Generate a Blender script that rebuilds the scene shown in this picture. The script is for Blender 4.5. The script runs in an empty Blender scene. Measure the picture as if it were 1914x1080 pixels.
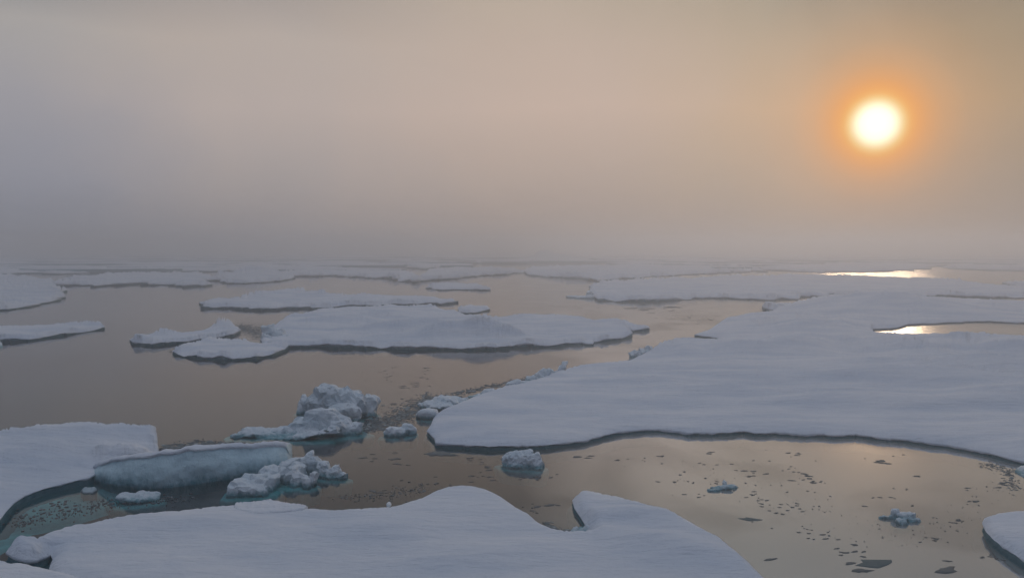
import bpy, math, random
import numpy as np
from mathutils import Vector, noise
from mathutils.geometry import delaunay_2d_cdt

S = bpy.context.scene
COL = S.collection
random.seed(7)
F = 1500.0; HOR = 462.0; H = 10.0
PITCH = math.atan((540 - HOR) / F)
cp, sp = math.cos(PITCH), math.sin(PITCH)

# ---------------------------------------------------------------- geometry of the view -> real positions on the sea
def ray(px, py):
    X = (px - 957) / F; Y = -(py - 540) / F
    return (X, cp + Y * sp, Y * cp - sp)
def at(px, py, z=0.0):
    d = ray(px, py); t = (z - H) / d[2]
    return (d[0] * t, d[1] * t, z)
def at_depth(px, py, Yw):
    d = ray(px, py); t = Yw / d[1]
    return Vector((d[0] * t, Yw, H + d[2] * t))
def ground_px(x, y, z=0.0):
    dz = z - H
    f = y * cp - dz * sp; u = y * sp + dz * cp
    return (957 + F * x / f, 540 - F * u / f)

# ---------------------------------------------------------------- materials
def new_mat(name):
    m = bpy.data.materials.new(name); m.use_nodes = True
    nt = m.node_tree; nt.nodes.clear()
    return m, nt, nt.nodes, nt.links
def N(nodes, t, **kw):
    n = nodes.new(t)
    for k, v in kw.items():
        if k == 'inp':
            for a, b in v.items(): n.inputs[a].default_value = b
        else: setattr(n, k, v)
    return n
def ramp(nodes, stops, interp='LINEAR'):
    r = nodes.new('ShaderNodeValToRGB'); r.color_ramp.interpolation = interp
    e = r.color_ramp.elements
    while len(e) > 1: e.remove(e[-1])
    e[0].position = stops[0][0]; e[0].color = (*stops[0][1], 1)
    for p, c in stops[1:]:
        k = e.new(p); k.color = (*c, 1)
    return r
def lin(r, g, b):
    f = lambda c: (c/255/12.92) if c/255 <= .04045 else ((c/255+.055)/1.055)**2.4
    return (f(r), f(g), f(b))

def ice_material(name, top, low, rough=.55, bump=.05, fine=.02, scale=1.0, stretch=(1, 1, 1), sss=0.0, zlo=0, zhi=.01, spec=.3, patch=None):
    m, nt, nd, lk = new_mat(name)
    out = N(nd, 'ShaderNodeOutputMaterial'); b = N(nd, 'ShaderNodeBsdfPrincipled')
    b.inputs['Roughness'].default_value = rough; b.inputs['Specular IOR Level'].default_value = spec
    if sss:
        b.inputs['Subsurface Weight'].default_value = sss
        b.inputs['Subsurface Radius'].default_value = (.15, .3, .4); b.inputs['Subsurface Scale'].default_value = .35
    g = N(nd, 'ShaderNodeNewGeometry')
    mp = N(nd, 'ShaderNodeMapping'); mp.inputs['Scale'].default_value = stretch
    lk.new(g.outputs['Position'], mp.inputs['Vector'])
    n1 = N(nd, 'ShaderNodeTexNoise', inp={'Scale': .35*scale, 'Detail': 6.0, 'Roughness': .55})
    n2 = N(nd, 'ShaderNodeTexNoise', inp={'Scale': 2.2*scale, 'Detail': 8.0, 'Roughness': .62})
    n3 = N(nd, 'ShaderNodeTexNoise', inp={'Scale': 14.0*scale, 'Detail': 6.0, 'Roughness': .65})
    for n in (n1, n2, n3): lk.new(mp.outputs[0], n.inputs['Vector'])
    # colour: clean snow above, wet blue ice near the waterline, with a noisy border between them
    sep = N(nd, 'ShaderNodeSeparateXYZ'); lk.new(g.outputs['Position'], sep.inputs[0])
    ad = N(nd, 'ShaderNodeMath', operation='MULTIPLY_ADD', inp={1: (zhi-zlo)*1.6}); lk.new(n2.outputs['Fac'], ad.inputs[0])
    lk.new(sep.outputs['Z'], ad.inputs[2])
    mr = N(nd, 'ShaderNodeMapRange', interpolation_type='SMOOTHSTEP'); lk.new(ad.outputs[0], mr.inputs['Value'])
    mr.inputs['From Min'].default_value = zlo + (zhi-zlo)*.8; mr.inputs['From Max'].default_value = zhi + (zhi-zlo)*.8
    mx = N(nd, 'ShaderNodeMix', data_type='RGBA'); mx.inputs['A'].default_value = (*low, 1); mx.inputs['B'].default_value = (*top, 1)
    lk.new(mr.outputs[0], mx.inputs['Factor'])
    var = ramp(nd, [(.3, patch or (.90, .94, .97)), (.62, (1, 1, 1))]); lk.new(n1.outputs['Fac'], var.inputs[0])
    mu = N(nd, 'ShaderNodeMix', data_type='RGBA', blend_type='MULTIPLY'); mu.inputs['Factor'].default_value = 1
    lk.new(mx.outputs['Result'], mu.inputs['A']); lk.new(var.outputs[0], mu.inputs['B'])
    lk.new(mu.outputs['Result'], b.inputs['Base Color'])
    b1 = N(nd, 'ShaderNodeBump', inp={'Strength': 1.0, 'Distance': bump}); lk.new(n2.outputs['Fac'], b1.inputs['Height'])
    b2 = N(nd, 'ShaderNodeBump', inp={'Strength': 1.0, 'Distance': fine}); lk.new(n3.outputs['Fac'], b2.inputs['Height'])
    b0 = N(nd, 'ShaderNodeBump', inp={'Strength': 1.0, 'Distance': bump*2.2}); lk.new(n1.outputs['Fac'], b0.inputs['Height']); lk.new(b0.outputs[0], b1.inputs['Normal'])
    lk.new(b1.outputs[0], b2.inputs['Normal']); lk.new(b2.outputs[0], b.inputs['Normal'])
    lk.new(b.outputs[0], out.inputs['Surface'])
    return m

M = {}
M['snow'] = ice_material('snow', (.82, .845, .87), (.82, .845, .87), bump=.17, fine=.02, scale=.8, stretch=(.45, 1.5, 1), patch=(.77, .83, .90), rough=.85, spec=.04)  # patch: blue-grey crust streaks, deepened in the colour to stand in for relief shading
M['ice'] = ice_material('blue_ice', (.16, .34, .39), (.035, .15, .18), rough=.6, bump=.08, fine=.03, zlo=.04, zhi=.25, spec=.15)
M['chunk'] = ice_material('weathered_ice', (.84, .91, .94), (.16, .40, .45), rough=.5, bump=.10, fine=.035, scale=2.4, zlo=.0, zhi=.24, spec=.45, patch=(.80, .88, .92))
M['teal'] = ice_material('glassy_ice', (.66, .86, .90), (.06, .30, .36), rough=.3, bump=.10, fine=.025, scale=1.2, stretch=(1, 1, .8), zlo=-.15, zhi=.62, spec=.5)
M['shelf'] = ice_material('submerged_ice', (.12, .50, .54), (.05, .27, .31), rough=.8, bump=.05, fine=.03, zlo=-.4, zhi=-.1, spec=.1, patch=(.45, .5, .5))
M['bit'] = ice_material('wet_clear_ice', (.17, .19, .185), (.11, .13, .13), rough=.8, bump=.03, fine=.01, zlo=0, zhi=.05, spec=.2)
M['bitpale'] = ice_material('wet_pale_ice', (.42, .50, .52), (.10, .14, .15), rough=.5, bump=.04, fine=.02, zlo=0, zhi=.07, spec=.3)

M['bitgrey'] = ice_material('wet_grey_ice', (.16, .19, .18), (.11, .15, .15), rough=.9, bump=.02, fine=.02, zlo=0, zhi=.05, spec=.3)

def water_material():
    m, nt, nd, lk = new_mat('sea_water')
    out = N(nd, 'ShaderNodeOutputMaterial')
    g = N(nd, 'ShaderNodeNewGeometry')
    mp = N(nd, 'ShaderNodeMapping'); mp.inputs['Scale'].default_value = (1, .5, 1); lk.new(g.outputs['Position'], mp.inputs[0])
    w1 = N(nd, 'ShaderNodeTexNoise', inp={'Scale': .5, 'Detail': 3.0, 'Roughness': .4}); lk.new(mp.outputs[0], w1.inputs['Vector'])
    bp = N(nd, 'ShaderNodeBump', inp={'Strength': 1.0, 'Distance': .004}); lk.new(w1.outputs['Fac'], bp.inputs['Height'])
    fr = N(nd, 'ShaderNodeFresnel', inp={'IOR': 1.333}); lk.new(bp.outputs[0], fr.inputs['Normal'])
    # thin, soft-edged young-ice film on the right; reflection boosted there to brighten the water
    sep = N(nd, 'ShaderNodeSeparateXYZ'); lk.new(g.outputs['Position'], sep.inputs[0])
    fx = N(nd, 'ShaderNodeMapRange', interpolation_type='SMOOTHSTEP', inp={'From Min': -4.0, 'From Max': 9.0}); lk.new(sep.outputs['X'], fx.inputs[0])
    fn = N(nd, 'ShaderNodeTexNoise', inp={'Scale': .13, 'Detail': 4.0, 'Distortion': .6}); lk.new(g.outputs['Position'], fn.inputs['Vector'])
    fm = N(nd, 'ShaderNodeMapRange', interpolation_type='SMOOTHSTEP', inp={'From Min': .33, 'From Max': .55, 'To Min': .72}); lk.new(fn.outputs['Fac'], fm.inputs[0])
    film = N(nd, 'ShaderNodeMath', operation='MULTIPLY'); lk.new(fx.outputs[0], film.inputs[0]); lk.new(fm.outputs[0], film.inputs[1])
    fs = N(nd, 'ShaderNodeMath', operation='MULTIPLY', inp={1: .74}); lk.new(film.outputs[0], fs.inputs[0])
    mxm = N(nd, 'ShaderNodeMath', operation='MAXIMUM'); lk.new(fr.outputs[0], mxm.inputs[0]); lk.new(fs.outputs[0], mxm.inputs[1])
    tr = N(nd, 'ShaderNodeBsdfTransparent'); tr.inputs[0].default_value = (.74, .90, .90, 1)
    gl = N(nd, 'ShaderNodeBsdfGlossy', inp={'Roughness': .07}); gl.inputs[0].default_value = (.97, .97, .97, 1); lk.new(bp.outputs[0], gl.inputs['Normal'])
    # wind-ruffled leads far off on the sunward side
    rx = N(nd, 'ShaderNodeMapRange', interpolation_type='SMOOTHSTEP', inp={'From Min': 18.0, 'From Max': 45.0}); lk.new(sep.outputs['X'], rx.inputs[0])
    ry = N(nd, 'ShaderNodeMapRange', interpolation_type='SMOOTHSTEP', inp={'From Min': 65.0, 'From Max': 95.0, 'To Max': .17}); lk.new(sep.outputs['Y'], ry.inputs[0])
    rm = N(nd, 'ShaderNodeMath', operation='MULTIPLY_ADD', inp={2: .07}); lk.new(rx.outputs[0], rm.inputs[0]); 
    rz_ = N(nd, 'ShaderNodeMapRange', interpolation_type='SMOOTHSTEP', inp={'From Min': 380.0, 'From Max': 460.0, 'To Min': 1.0, 'To Max': 0.0}); lk.new(sep.outputs['Y'], rz_.inputs[0])
    rk = N(nd, 'ShaderNodeMath', operation='MULTIPLY'); lk.new(ry.outputs[0], rk.inputs[0]); lk.new(rz_.outputs[0], rk.inputs[1]); lk.new(rk.outputs[0], rm.inputs[1]); lk.new(rm.outputs[0], gl.inputs['Roughness'])
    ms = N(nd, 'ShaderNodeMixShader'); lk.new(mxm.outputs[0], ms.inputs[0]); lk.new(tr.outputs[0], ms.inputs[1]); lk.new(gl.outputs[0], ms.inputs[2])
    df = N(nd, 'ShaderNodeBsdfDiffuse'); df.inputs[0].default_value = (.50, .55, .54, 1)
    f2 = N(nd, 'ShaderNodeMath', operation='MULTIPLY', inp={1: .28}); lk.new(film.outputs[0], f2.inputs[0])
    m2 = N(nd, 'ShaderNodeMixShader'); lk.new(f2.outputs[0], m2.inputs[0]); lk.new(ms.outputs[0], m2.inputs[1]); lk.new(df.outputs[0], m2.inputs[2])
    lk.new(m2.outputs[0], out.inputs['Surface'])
    return m
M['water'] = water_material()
m, nt, nd, lk = new_mat('deep_water'); o = N(nd, 'ShaderNodeOutputMaterial'); b = N(nd, 'ShaderNodeBsdfDiffuse')
b.inputs[0].default_value = (.020, .034, .040, 1); lk.new(b.outputs[0], o.inputs[0]); M['deep'] = m

# ---------------------------------------------------------------- object helpers
def mesh_obj(name, verts, faces, mat, parent=None, smooth=True):
    me = bpy.data.meshes.new(name); me.from_pydata([tuple(v) for v in verts], [], faces); me.update()
    if smooth: me.polygons.foreach_set('use_smooth', [True]*len(me.polygons))
    me.materials.append(mat)
    ob = bpy.data.objects.new(name, me); COL.objects.link(ob)
    if parent: ob.parent = parent; ob.location = -parent.location
    return ob
def tag(o, label=None, cat=None, group=None, kind=None):
    if label: o['label'] = label
    if cat: o['category'] = cat
    if group: o['group'] = group
    if kind: o['kind'] = kind
    return o
def empty(name, loc):
    e = bpy.data.objects.new(name, None); e.location = loc; e.empty_display_size = .3; COL.objects.link(e); return e

def fbm(x, y, z=0.0, o=4, lac=2.05, g=.5):
    a, s, f = 1.0, 0.0, 1.0
    for _ in range(o):
        s += a * noise.noise(Vector((x*f, y*f, z + f))); a *= g; f *= lac
    return s
def sstep(t):
    t = np.clip(t, 0, 1); return t*t*(3-2*t)
def inside(poly, P):
    x, y = P[:, 0], P[:, 1]; r = np.zeros(len(P), bool); n = len(poly); j = n-1
    for i in range(n):
        xi, yi = poly[i]; xj, yj = poly[j]
        if yi != yj:
            c = ((yi > y) != (yj > y)) & (x < (xj-xi)*(y-yi)/(yj-yi)+xi); r ^= c
        j = i
    return r
def dist_to(poly_segs, P):
    A = np.array([s[0] for s in poly_segs]); B = np.array([s[1] for s in poly_segs]); D = B-A
    L = (D**2).sum(1)+1e-12; out = np.empty(len(P))
    for k in range(0, len(P), 2000):
        Q = P[k:k+2000, None, :]-A[None]
        t = np.clip((Q*D[None]).sum(2)/L, 0, 1)
        out[k:k+2000] = np.sqrt(((Q-t[..., None]*D[None])**2).sum(2)).min(1)
    return out

FOOT = []       # footprints on the water, to keep loose bits off the floes

def footprint_mesh(outline, sx, sy, rough, seed, href, jag=0.0):
    """fractal outline + perspective-adapted inner points -> triangulated (xy verts, tris, loops, control heights)"""
    ctrl = []; xy = []
    for p in outline:
        h = p[2] if len(p) > 2 else href
        q = at(p[0], p[1], h); xy.append(q[:2]); ctrl.append((q[0], q[1], h))
    # subdivide
    pts = []
    n = len(xy)
    for i in range(n):
        a = Vector(xy[i]); b = Vector(xy[(i+1) % n])
        ga = ground_px(*a); gb = ground_px(*b)
        k = max(1, int(math.hypot(gb[0]-ga[0], (gb[1]-ga[1])*1.6)/max(2.2, sx*.75)))
        k = min(k, 160)
        for j in range(k):
            pts.append(a.lerp(b, j/k))
    out = []
    for p in pts:
        d = math.hypot(p.x, p.y); f = .9*28/max(28, min(d, 140)); am = rough*max(1, min(d, 400)/45)
        nx = fbm(p.x*f, p.y*f, seed*3.1, 4, g=.55); ny = fbm(p.x*f+50, p.y*f, seed*3.1+9, 4, g=.55)
        st = noise.cell(Vector((p.x*f*1.3, seed*2.7, 0)))-.5 if jag else 0
        dy = max(am*1.5, min(8.0, jag*d*d/15000)); out.append((p.x+nx*am*.8, p.y+ny*dy+st*.5*min(8.0, jag*d*d/15000)))
    gp = [ground_px(*p) for p in out]
    x0 = min(p[0] for p in gp); x1 = max(p[0] for p in gp); y0 = min(p[1] for p in gp); y1 = max(p[1] for p in gp)
    # inner ring just behind the rim for a crisp lip
    rs = random.Random(seed)
    gx = np.arange(x0, x1, sx); gy = np.arange(y0, y1, sy)
    G = np.array([[x + (sx*.5 if j % 2 else 0) + rs.uniform(-.25, .25)*sx, y+rs.uniform(-.25, .25)*sy] for j, y in enumerate(gy) for x in gx]) if len(gx) and len(gy) else np.zeros((0, 2))
    if len(G):
        G = G[inside(gp, G)]
    if len(G):
        segs = [((gp[i][0], gp[i][1]*2), (gp[(i+1) % len(gp)][0], gp[(i+1) % len(gp)][1]*2)) for i in range(len(gp))]
        G2 = G.copy(); G2[:, 1] *= 2
        G = G[dist_to(segs, G2) > .5*sy]
    V = [Vector(p) for p in gp] + [Vector(p) for p in G]
    r = delaunay_2d_cdt(V, [], [list(range(len(gp)))], 1, 1e-4)
    vs, fs = r[0], r[2]
    W = []
    for v in vs:
        q = at(v[0], v[1], 0.0); W.append((q[0], q[1]))
    W = np.array(W)
    cnt = {}
    tris = []
    for f in fs:
        f = list(f)
        a, b, c = W[f[0]], W[f[1]], W[f[2]]
        if (b[0]-a[0])*(c[1]-a[1])-(b[1]-a[1])*(c[0]-a[0]) < 0: f.reverse()
        tris.append(f)
        for i in range(len(f)):
            e = (f[i], f[(i+1) % len(f)])
            if (e[1], e[0]) in cnt: cnt.pop((e[1], e[0]))
            else: cnt[e] = 1
    nxt = {}
    for a, b in cnt: nxt.setdefault(a, []).append(b)
    loops = []
    while nxt:
        s = next(iter(nxt)); lp = [s]; c = nxt[s].pop()
        if not nxt[s]: del nxt[s]
        while c != s and c in nxt:
            lp.append(c); d = nxt[c].pop()
            if not nxt[c]: del nxt[c]
            c = d
        if len(lp) > 5: loops.append(lp)
    used = sorted({i for t in tris for i in t}); mp = {u: k for k, u in enumerate(used)}
    W = W[used]; tris = [[mp[i] for i in t] for t in tris]; loops = [[mp[i] for i in l] for l in loops]
    FOOT.append(out)
    return W, tris, loops, ctrl

def loop_normals(W, lp):
    n = len(lp); P = W[lp]
    T = np.roll(P, -2, 0)-np.roll(P, 2, 0)
    L = np.hypot(T[:, 0], T[:, 1])+1e-9
    return np.stack([T[:, 1]/L, -T[:, 0]/L], 1)

def mounds_at(W, mounds):
    z = np.zeros(len(W))
    for mnd in mounds:
        px, py, ax, ay, h = mnd[:5]; rot = math.radians(mnd[5]) if len(mnd) > 5 else 0; pw = mnd[6] if len(mnd) > 6 else 1.0
        c = at(px, py, 0)
        dx = W[:, 0]-c[0]; dy = W[:, 1]-c[1]
        u = dx*math.cos(rot)+dy*math.sin(rot); v = -dx*math.sin(rot)+dy*math.cos(rot)
        g = h*np.exp(-((u/ax)**2+(v/ay)**2)**pw)
        z = np.maximum(z, g) + .25*np.minimum(z, g)
    return z

def floe(label, outline, h=.35, mounds=(), rough=.18, und=.05, rug=0.0, sx=6, sy=3, seed=1, lip=.35, lipw=.25, name='ice_floe', cat='ice floe',
         zb=-.7, shelf=.12, undf=.16, idw=2.5, jag=1.9, bl=0, group='ice floes on the water', rugs=(), cover='snow', edge='ice', snowline=.66):
    W, tris, loops, ctrl = footprint_mesh(outline, sx, sy, rough, seed, h, jag)
    C = np.array(ctrl)
    if C[:, 2].max()-C[:, 2].min() > .01:
        D = np.sqrt(((W[:, None, :]-C[None, :, :2])**2).sum(2))+1e-3
        w = D**-idw; hb = (w*C[None, :, 2]).sum(1)/w.sum(1)
    else: hb = np.full(len(W), C[0, 2])
    segs = []
    for lp in loops:
        for i in range(len(lp)): segs.append((W[lp[i]], W[lp[(i+1) % len(lp)]]))
    d = dist_to(segs, W)
    U = np.array([fbm(x*undf, y*undf*1.6, seed, 4) for x, y in W])
    z = hb*(1-lip) + hb*lip*np.sqrt(np.clip(d/lipw, 0, 1)) + und*(U+.25)*sstep(d/2.5)
    z += mounds_at(W, mounds)*sstep(d/.5)
    if bl:      # drifted-over blocks of pressure ice scattered on the floe, mostly along its rim
        rb = random.Random(seed+77); dmed = float(np.median(W[:, 1])); zb_ = np.zeros(len(W)); k_ = dmed/100
        for _ in range(bl):
            i = rb.randrange(len(W))
            if rb.random() < .5:
                c_ = [rb.randrange(len(W)) for _q in range(6)]; i = min(c_, key=lambda q: d[q])
            ax = rb.uniform(.6, 4.0)*k_; ay = rb.uniform(1.2, 4.5)*k_; hh = rb.uniform(.08, .38)*min(k_, 2.2)*(1 if rb.random() < .3 else .6)
            zb_ = np.maximum(zb_, hh*np.exp(-(((W[:, 0]-W[i, 0])/ax)**2+((W[:, 1]-W[i, 1])/ay)**2)**1.4))
        z += zb_*sstep(d/.3)
    if jag > 1.5:
        dmed = max(45.0, float(np.median(W[:, 1])))
        z *= 1+.9*np.array([fbm(x*40/dmed, y*12/dmed, seed+21, 3) for x, y in W])*(1-sstep(d/(dmed*.03)))
    if rug or rugs:
        dm = float(np.median(W[:, 1])); q = min(1.0, 30/dm)
        R = np.array([1.5*(.40-abs(fbm(x*.5*q, y*.24*q, seed+5, 4, g=.5))) + .2*fbm(x*1.6*q, y*.7*q, seed, 2) for x, y in W])
        m_ = np.full(len(W), rug)
        if rugs: m_ = np.maximum(m_, mounds_at(W, rugs))
        z += m_*R*sstep(d/.6)
    z = np.maximum(z, .04)
    cx, cy = W.mean(0)
    root = empty(name, (cx, cy, 0)); tag(root, label, cat, group)
    verts = [(W[i, 0], W[i, 1], z[i]) for i in range(len(W))]; faces = [list(t) for t in tris]
    iv = []; ifc = []
    for lp in loops:
        n = len(lp); nr = loop_normals(W, lp); P = W[lp]; zt = z[lp]
        jit = np.array([fbm(p[0]*1.7, p[1]*1.7, seed+3, 3) for p in P])
        sc = np.clip(zt, .1, 1.0); dm_ = max(1.0, float(np.median(W[:, 1]))/45)
        jl = np.array([fbm(p[0]*.35/dm_, p[1]*.35/dm_, seed+8, 3) for p in P])
        # snow side: from the rim bulging slightly, down to the snow/ice line
        base = len(verts); prev = list(lp)
        for off, zz in ((.05, .93), (.05, (.9+snowline)/2), (.0, snowline)):
            Q = P + nr*(off*sc/.4+.05*jit*sc)[:, None]; s = len(verts)
            zf = np.clip(zz + (.22*jit+.42*jl)*(zz < .93), .10, .95)
            verts += [(Q[i, 0], Q[i, 1], zt[i]*zf[i]) for i in range(n)]
            cur = list(range(s, s+n))
            for i in range(n):
                j = (i+1) % n; faces.append([prev[j], prev[i], cur[i], cur[j]])
            prev = cur
        prev = None
        for off, zz, ab in ((-.10, .95, 0), (-.03, .55, 0), (.02, .1, 0), (.05, 0, -.02), (shelf, 0, -.16), (shelf*1.3, 0, -.38), (shelf*.6, 0, zb)):
            Q = P + nr*(off+.05*jit*min(1, abs(off)*10)+(.25*shelf*jit if ab < -.1 else 0))[:, None]; s = len(iv)
            iv += [(Q[i, 0], Q[i, 1], (zt[i]*zz if zz else ab)) for i in range(n)]
            cur = list(range(s, s+n))
            if prev:
                for i in range(n):
                    j = (i+1) % n; ifc.append([prev[j], prev[i], cur[i], cur[j]])
            prev = cur
    mesh_obj('snow_cover', verts, faces, M[cover], root)
    mesh_obj('ice_edge', iv, ifc, M[edge], root)
    return root

def lump(label, outline, mounds, rug=.15, rough=.1, sx=3.2, sy=1.8, seed=1, name='ice_chunk', cat='ice chunk', mat='chunk', foot=.0, edge=.12, base=.06, z0=0.0, wl=True, group=None, rf=1.6, ridge=1.0):
    W, tris, loops, ctrl = footprint_mesh([(p[0], p[1], z0) for p in outline], sx, sy, rough, seed, z0)
    segs = []
    for lp in loops:
        for i in range(len(lp)): segs.append((W[lp[i]], W[lp[(i+1) % len(lp)]]))
    d = dist_to(segs, W)
    mz = mounds_at(W, mounds)
    z = base + mz*(.25+.75*np.sqrt(np.clip(d/max(edge, .01), 0, 1)))
    R = np.array([ridge*(.5-abs(fbm(x*rf, y*rf*.8, seed+7, 5, g=.58))*1.6) + .35*fbm(x*rf*3.1, y*rf*3.1, seed+2, 4, g=.6) for x, y in W])
    # broken blocks: quantised cells
    cells = np.array([noise.cell(Vector((x*rf*.9+seed, y*rf*.9, seed))) for x, y in W])
    z += rug*(R + .35*cells)*sstep(d/.35)*(.4+.9*np.clip(mz/ (mz.max()+1e-6), 0, 1))
    z = np.maximum(z, .03)*sstep(d/.05+.35)+z0
    cx, cy = W.mean(0)
    verts = [(W[i, 0], W[i, 1], z[i]) for i in range(len(W))]; faces = [list(t) for t in tris]
    for lp in loops:
        n = len(lp); nr = loop_normals(W, lp); P = W[lp]; prev = list(lp)
        for off, zz in ((.0, z0-.03), (-.02, z0-(.35 if wl else .05))):
            Q = P+nr*off; s = len(verts)
            verts += [(Q[i, 0], Q[i, 1], zz) for i in range(n)]; cur = list(range(s, s+n))
            for i in range(n):
                j = (i+1) % n; faces.append([prev[j], prev[i], cur[i], cur[j]])
            prev = cur
    if foot:
        root = empty(name, (cx, cy, 0)); tag(root, label, cat, group)
        mesh_obj('ice_body', verts, faces, M[mat], root)
        fv = []; ff = []
        for lp in loops:
            n = len(lp); nr = loop_normals(W, lp); P = W[lp]; prev = None
            for off, zz in ((-.1, -.08), (.5*foot, -.14), (foot, -.3), (foot*.9, -.7)):
                Q = P+nr*np.array([off*(1+.5*fbm(p[0]*.8, p[1]*.8, seed, 3)) for p in P])[:, None]; s = len(fv)
                fv += [(Q[i, 0], Q[i, 1], zz) for i in range(n)]; cur = list(range(s, s+n))
                if prev:
                    for i in range(n):
                        j = (i+1) % n; ff.append([prev[j], prev[i], cur[i], cur[j]])
                prev = cur
        mesh_obj('submerged_foot', fv, ff, M['shelf'], root)
        return root
    ob = mesh_obj(name, verts, faces, M[mat]); return tag(ob, label, cat, group)

TX = {}
def texture(kind, size):
    k = (kind, size)
    if k not in TX:
        t = bpy.data.textures.new('%s_%g' % k, kind); t.noise_scale = size
        if kind == 'CLOUDS': t.noise_depth = 5; t.noise_type = 'HARD_NOISE'
        if kind == 'VORONOI': t.distance_metric = 'DISTANCE'
        TX[k] = t
    return TX[k]
def boulder(label, blobs, seed=1, vox=.05, d1=.22, s1=.6, d2=.10, s2=.3, d3=.03, mat='chunk', name='ice_chunk', cat='ice chunk', foot=0, group=None, z0=0.0, dec=.05):
    """blobs: (px, py of the waterline centre, height m, rx, ry m, lean) -> one solid of fused lumps, weathered by noise"""
    rs = random.Random(seed); V = []; Fc = []; cs = []
    for bl in blobs:
        px, py, h, rx, ry = bl[:5]; lean = bl[5] if len(bl) > 5 else 0
        x, y, _ = at(px, py, z0); cs.append((x, y)); s = len(V); nu, nv = 14, 9
        zc = z0+h*.25; rz = h*.75; a0 = rs.uniform(-.5, .5); lean += rs.uniform(-.3, .3); ly = rs.uniform(-.25, .35); tl = rs.uniform(-.3, .3)*min(1, h/.4)
        FOOT.append([(x+rx*math.cos(2*math.pi*k/12), y+ry*math.sin(2*math.pi*k/12)) for k in range(12)])
        for v in range(nv+1):
            th = math.pi*v/nv
            for u in range(nu):
                ph = 2*math.pi*u/nu; r = 1+.28*noise.noise(Vector((math.cos(ph)*math.sin(th)*1.4+seed, math.sin(ph)*math.sin(th)*1.4+x, math.cos(th)*1.4+y)))
                sx_ = math.copysign(abs(math.cos(ph))**.55, math.cos(ph)); sy_ = math.copysign(abs(math.sin(ph))**.55, math.sin(ph)); st = max(math.sin(th), .001)**.6
                dz = rz*r*math.copysign(abs(math.cos(th))**.6, math.cos(th))
                V.append((x+rx*r*st*sx_*math.cos(a0)-ry*r*st*sy_*math.sin(a0)*.5+lean*dz, y+ry*r*st*sy_+ly*dz, zc+dz+tl*rx*st*sx_*(1 if dz > 0 else (.9*.6/max(h, .2) if z0 == 0 else .4))))
        for v in range(nv):
            for u in range(nu):
                j = (u+1) % nu; Fc.append([s+v*nu+u, s+(v+1)*nu+u, s+(v+1)*nu+j, s+v*nu+j])
        Fc.append([s+u for u in range(nu)]); Fc.append([s+nv*nu+u for u in reversed(range(nu))])
    # low keel that ties the lumps into one piece, mostly under water
    done = [0]
    for q in range(1, len(cs)):
        j = min(done, key=lambda t: (cs[t][0]-cs[q][0])**2+(cs[t][1]-cs[q][1])**2); done.append(q)
        a, b = Vector((*cs[j], 0)), Vector((*cs[q], 0)); dr = b-a
        if dr.length < 1e-3: continue
        wd = max(2.5*vox, .6*min(blobs[j][4], blobs[q][4], blobs[j][3], blobs[q][3])); nn = Vector((-dr.y, dr.x, 0)).normalized()*wd
        t_, b_ = z0+min(.12, .5*min(blobs[j][2], blobs[q][2])), z0-max(.3, 4*vox); s = len(V)
        for p_ in (a-nn, b-nn, b+nn, a+nn):
            V.append((p_.x, p_.y, b_)); V.append((p_.x, p_.y, t_))
        for k in range(4):
            u_, v_ = s+2*k, s+2*((k+1) % 4); Fc.append([u_, v_, v_+1, u_+1])
        Fc.append([s+1, s+3, s+5, s+7]); Fc.append([s+6, s+4, s+2, s])
    cx = sum(c[0] for c in cs)/len(cs); cy = sum(c[1] for c in cs)/len(cs)
    ob = mesh_obj('ice_body' if foot else name, [(a-cx, b-cy, c) for a, b, c in V], Fc, M[mat])
    ob.location = (cx, cy, 0)
    r = ob.modifiers.new('fuse', 'REMESH'); r.mode = 'VOXEL'; r.voxel_size = vox; r.use_smooth_shade = True
    for nm, tex, st, mid in (('big', texture('CLOUDS', s1), -d1*1.2, .35), ('blocks', texture('VORONOI', s2), -d2*.7, .35), ('fine', texture('CLOUDS', s1*.2), -d3*.8, .3)):
        d = ob.modifiers.new(nm, 'DISPLACE'); d.texture = tex; d.strength = st; d.mid_level = mid; d.texture_coords = 'GLOBAL'
    if dec:      # broken, flat fracture faces
        r.use_smooth_shade = False
        dcm = ob.modifiers.new('fracture', 'DECIMATE'); dcm.ratio = dec
    if not foot: return tag(ob, label, cat, group)
    root = empty(name, (cx, cy, 0)); tag(root, label, cat, group); ob.parent = root; ob.location = (0, 0, 0)
    # the sunken foot, wider than what shows above water
    FV = []; FF = []
    for bl in blobs:
        px, py, h, rx, ry = bl[:5]; x, y, _ = at(px, py); s = len(FV); n = 20
        for f_, z_ in ((.3, -.10), (.9, -.13), (1.0, -.25), (.8, -.8)):
            for k in range(n):
                a = 2*math.pi*k/n; q = 1+.35*fbm(math.cos(a)+seed, math.sin(a)+x, 0, 3)
                FV.append((x-cx+(rx+foot)*f_*q*math.cos(a), y-cy+(ry+foot)*f_*q*math.sin(a), z_+.01*len(FF)/400))
        for lv in range(3):
            for k in range(n):
                j = (k+1) % n; FF.append([s+lv*n+k, s+(lv+1)*n+k, s+(lv+1)*n+j, s+lv*n+j][::-1])
        FF.append([s+k for k in range(n)])
    f = mesh_obj('submerged_foot', FV, FF, M['shelf']); f.parent = root
    return root

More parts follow.
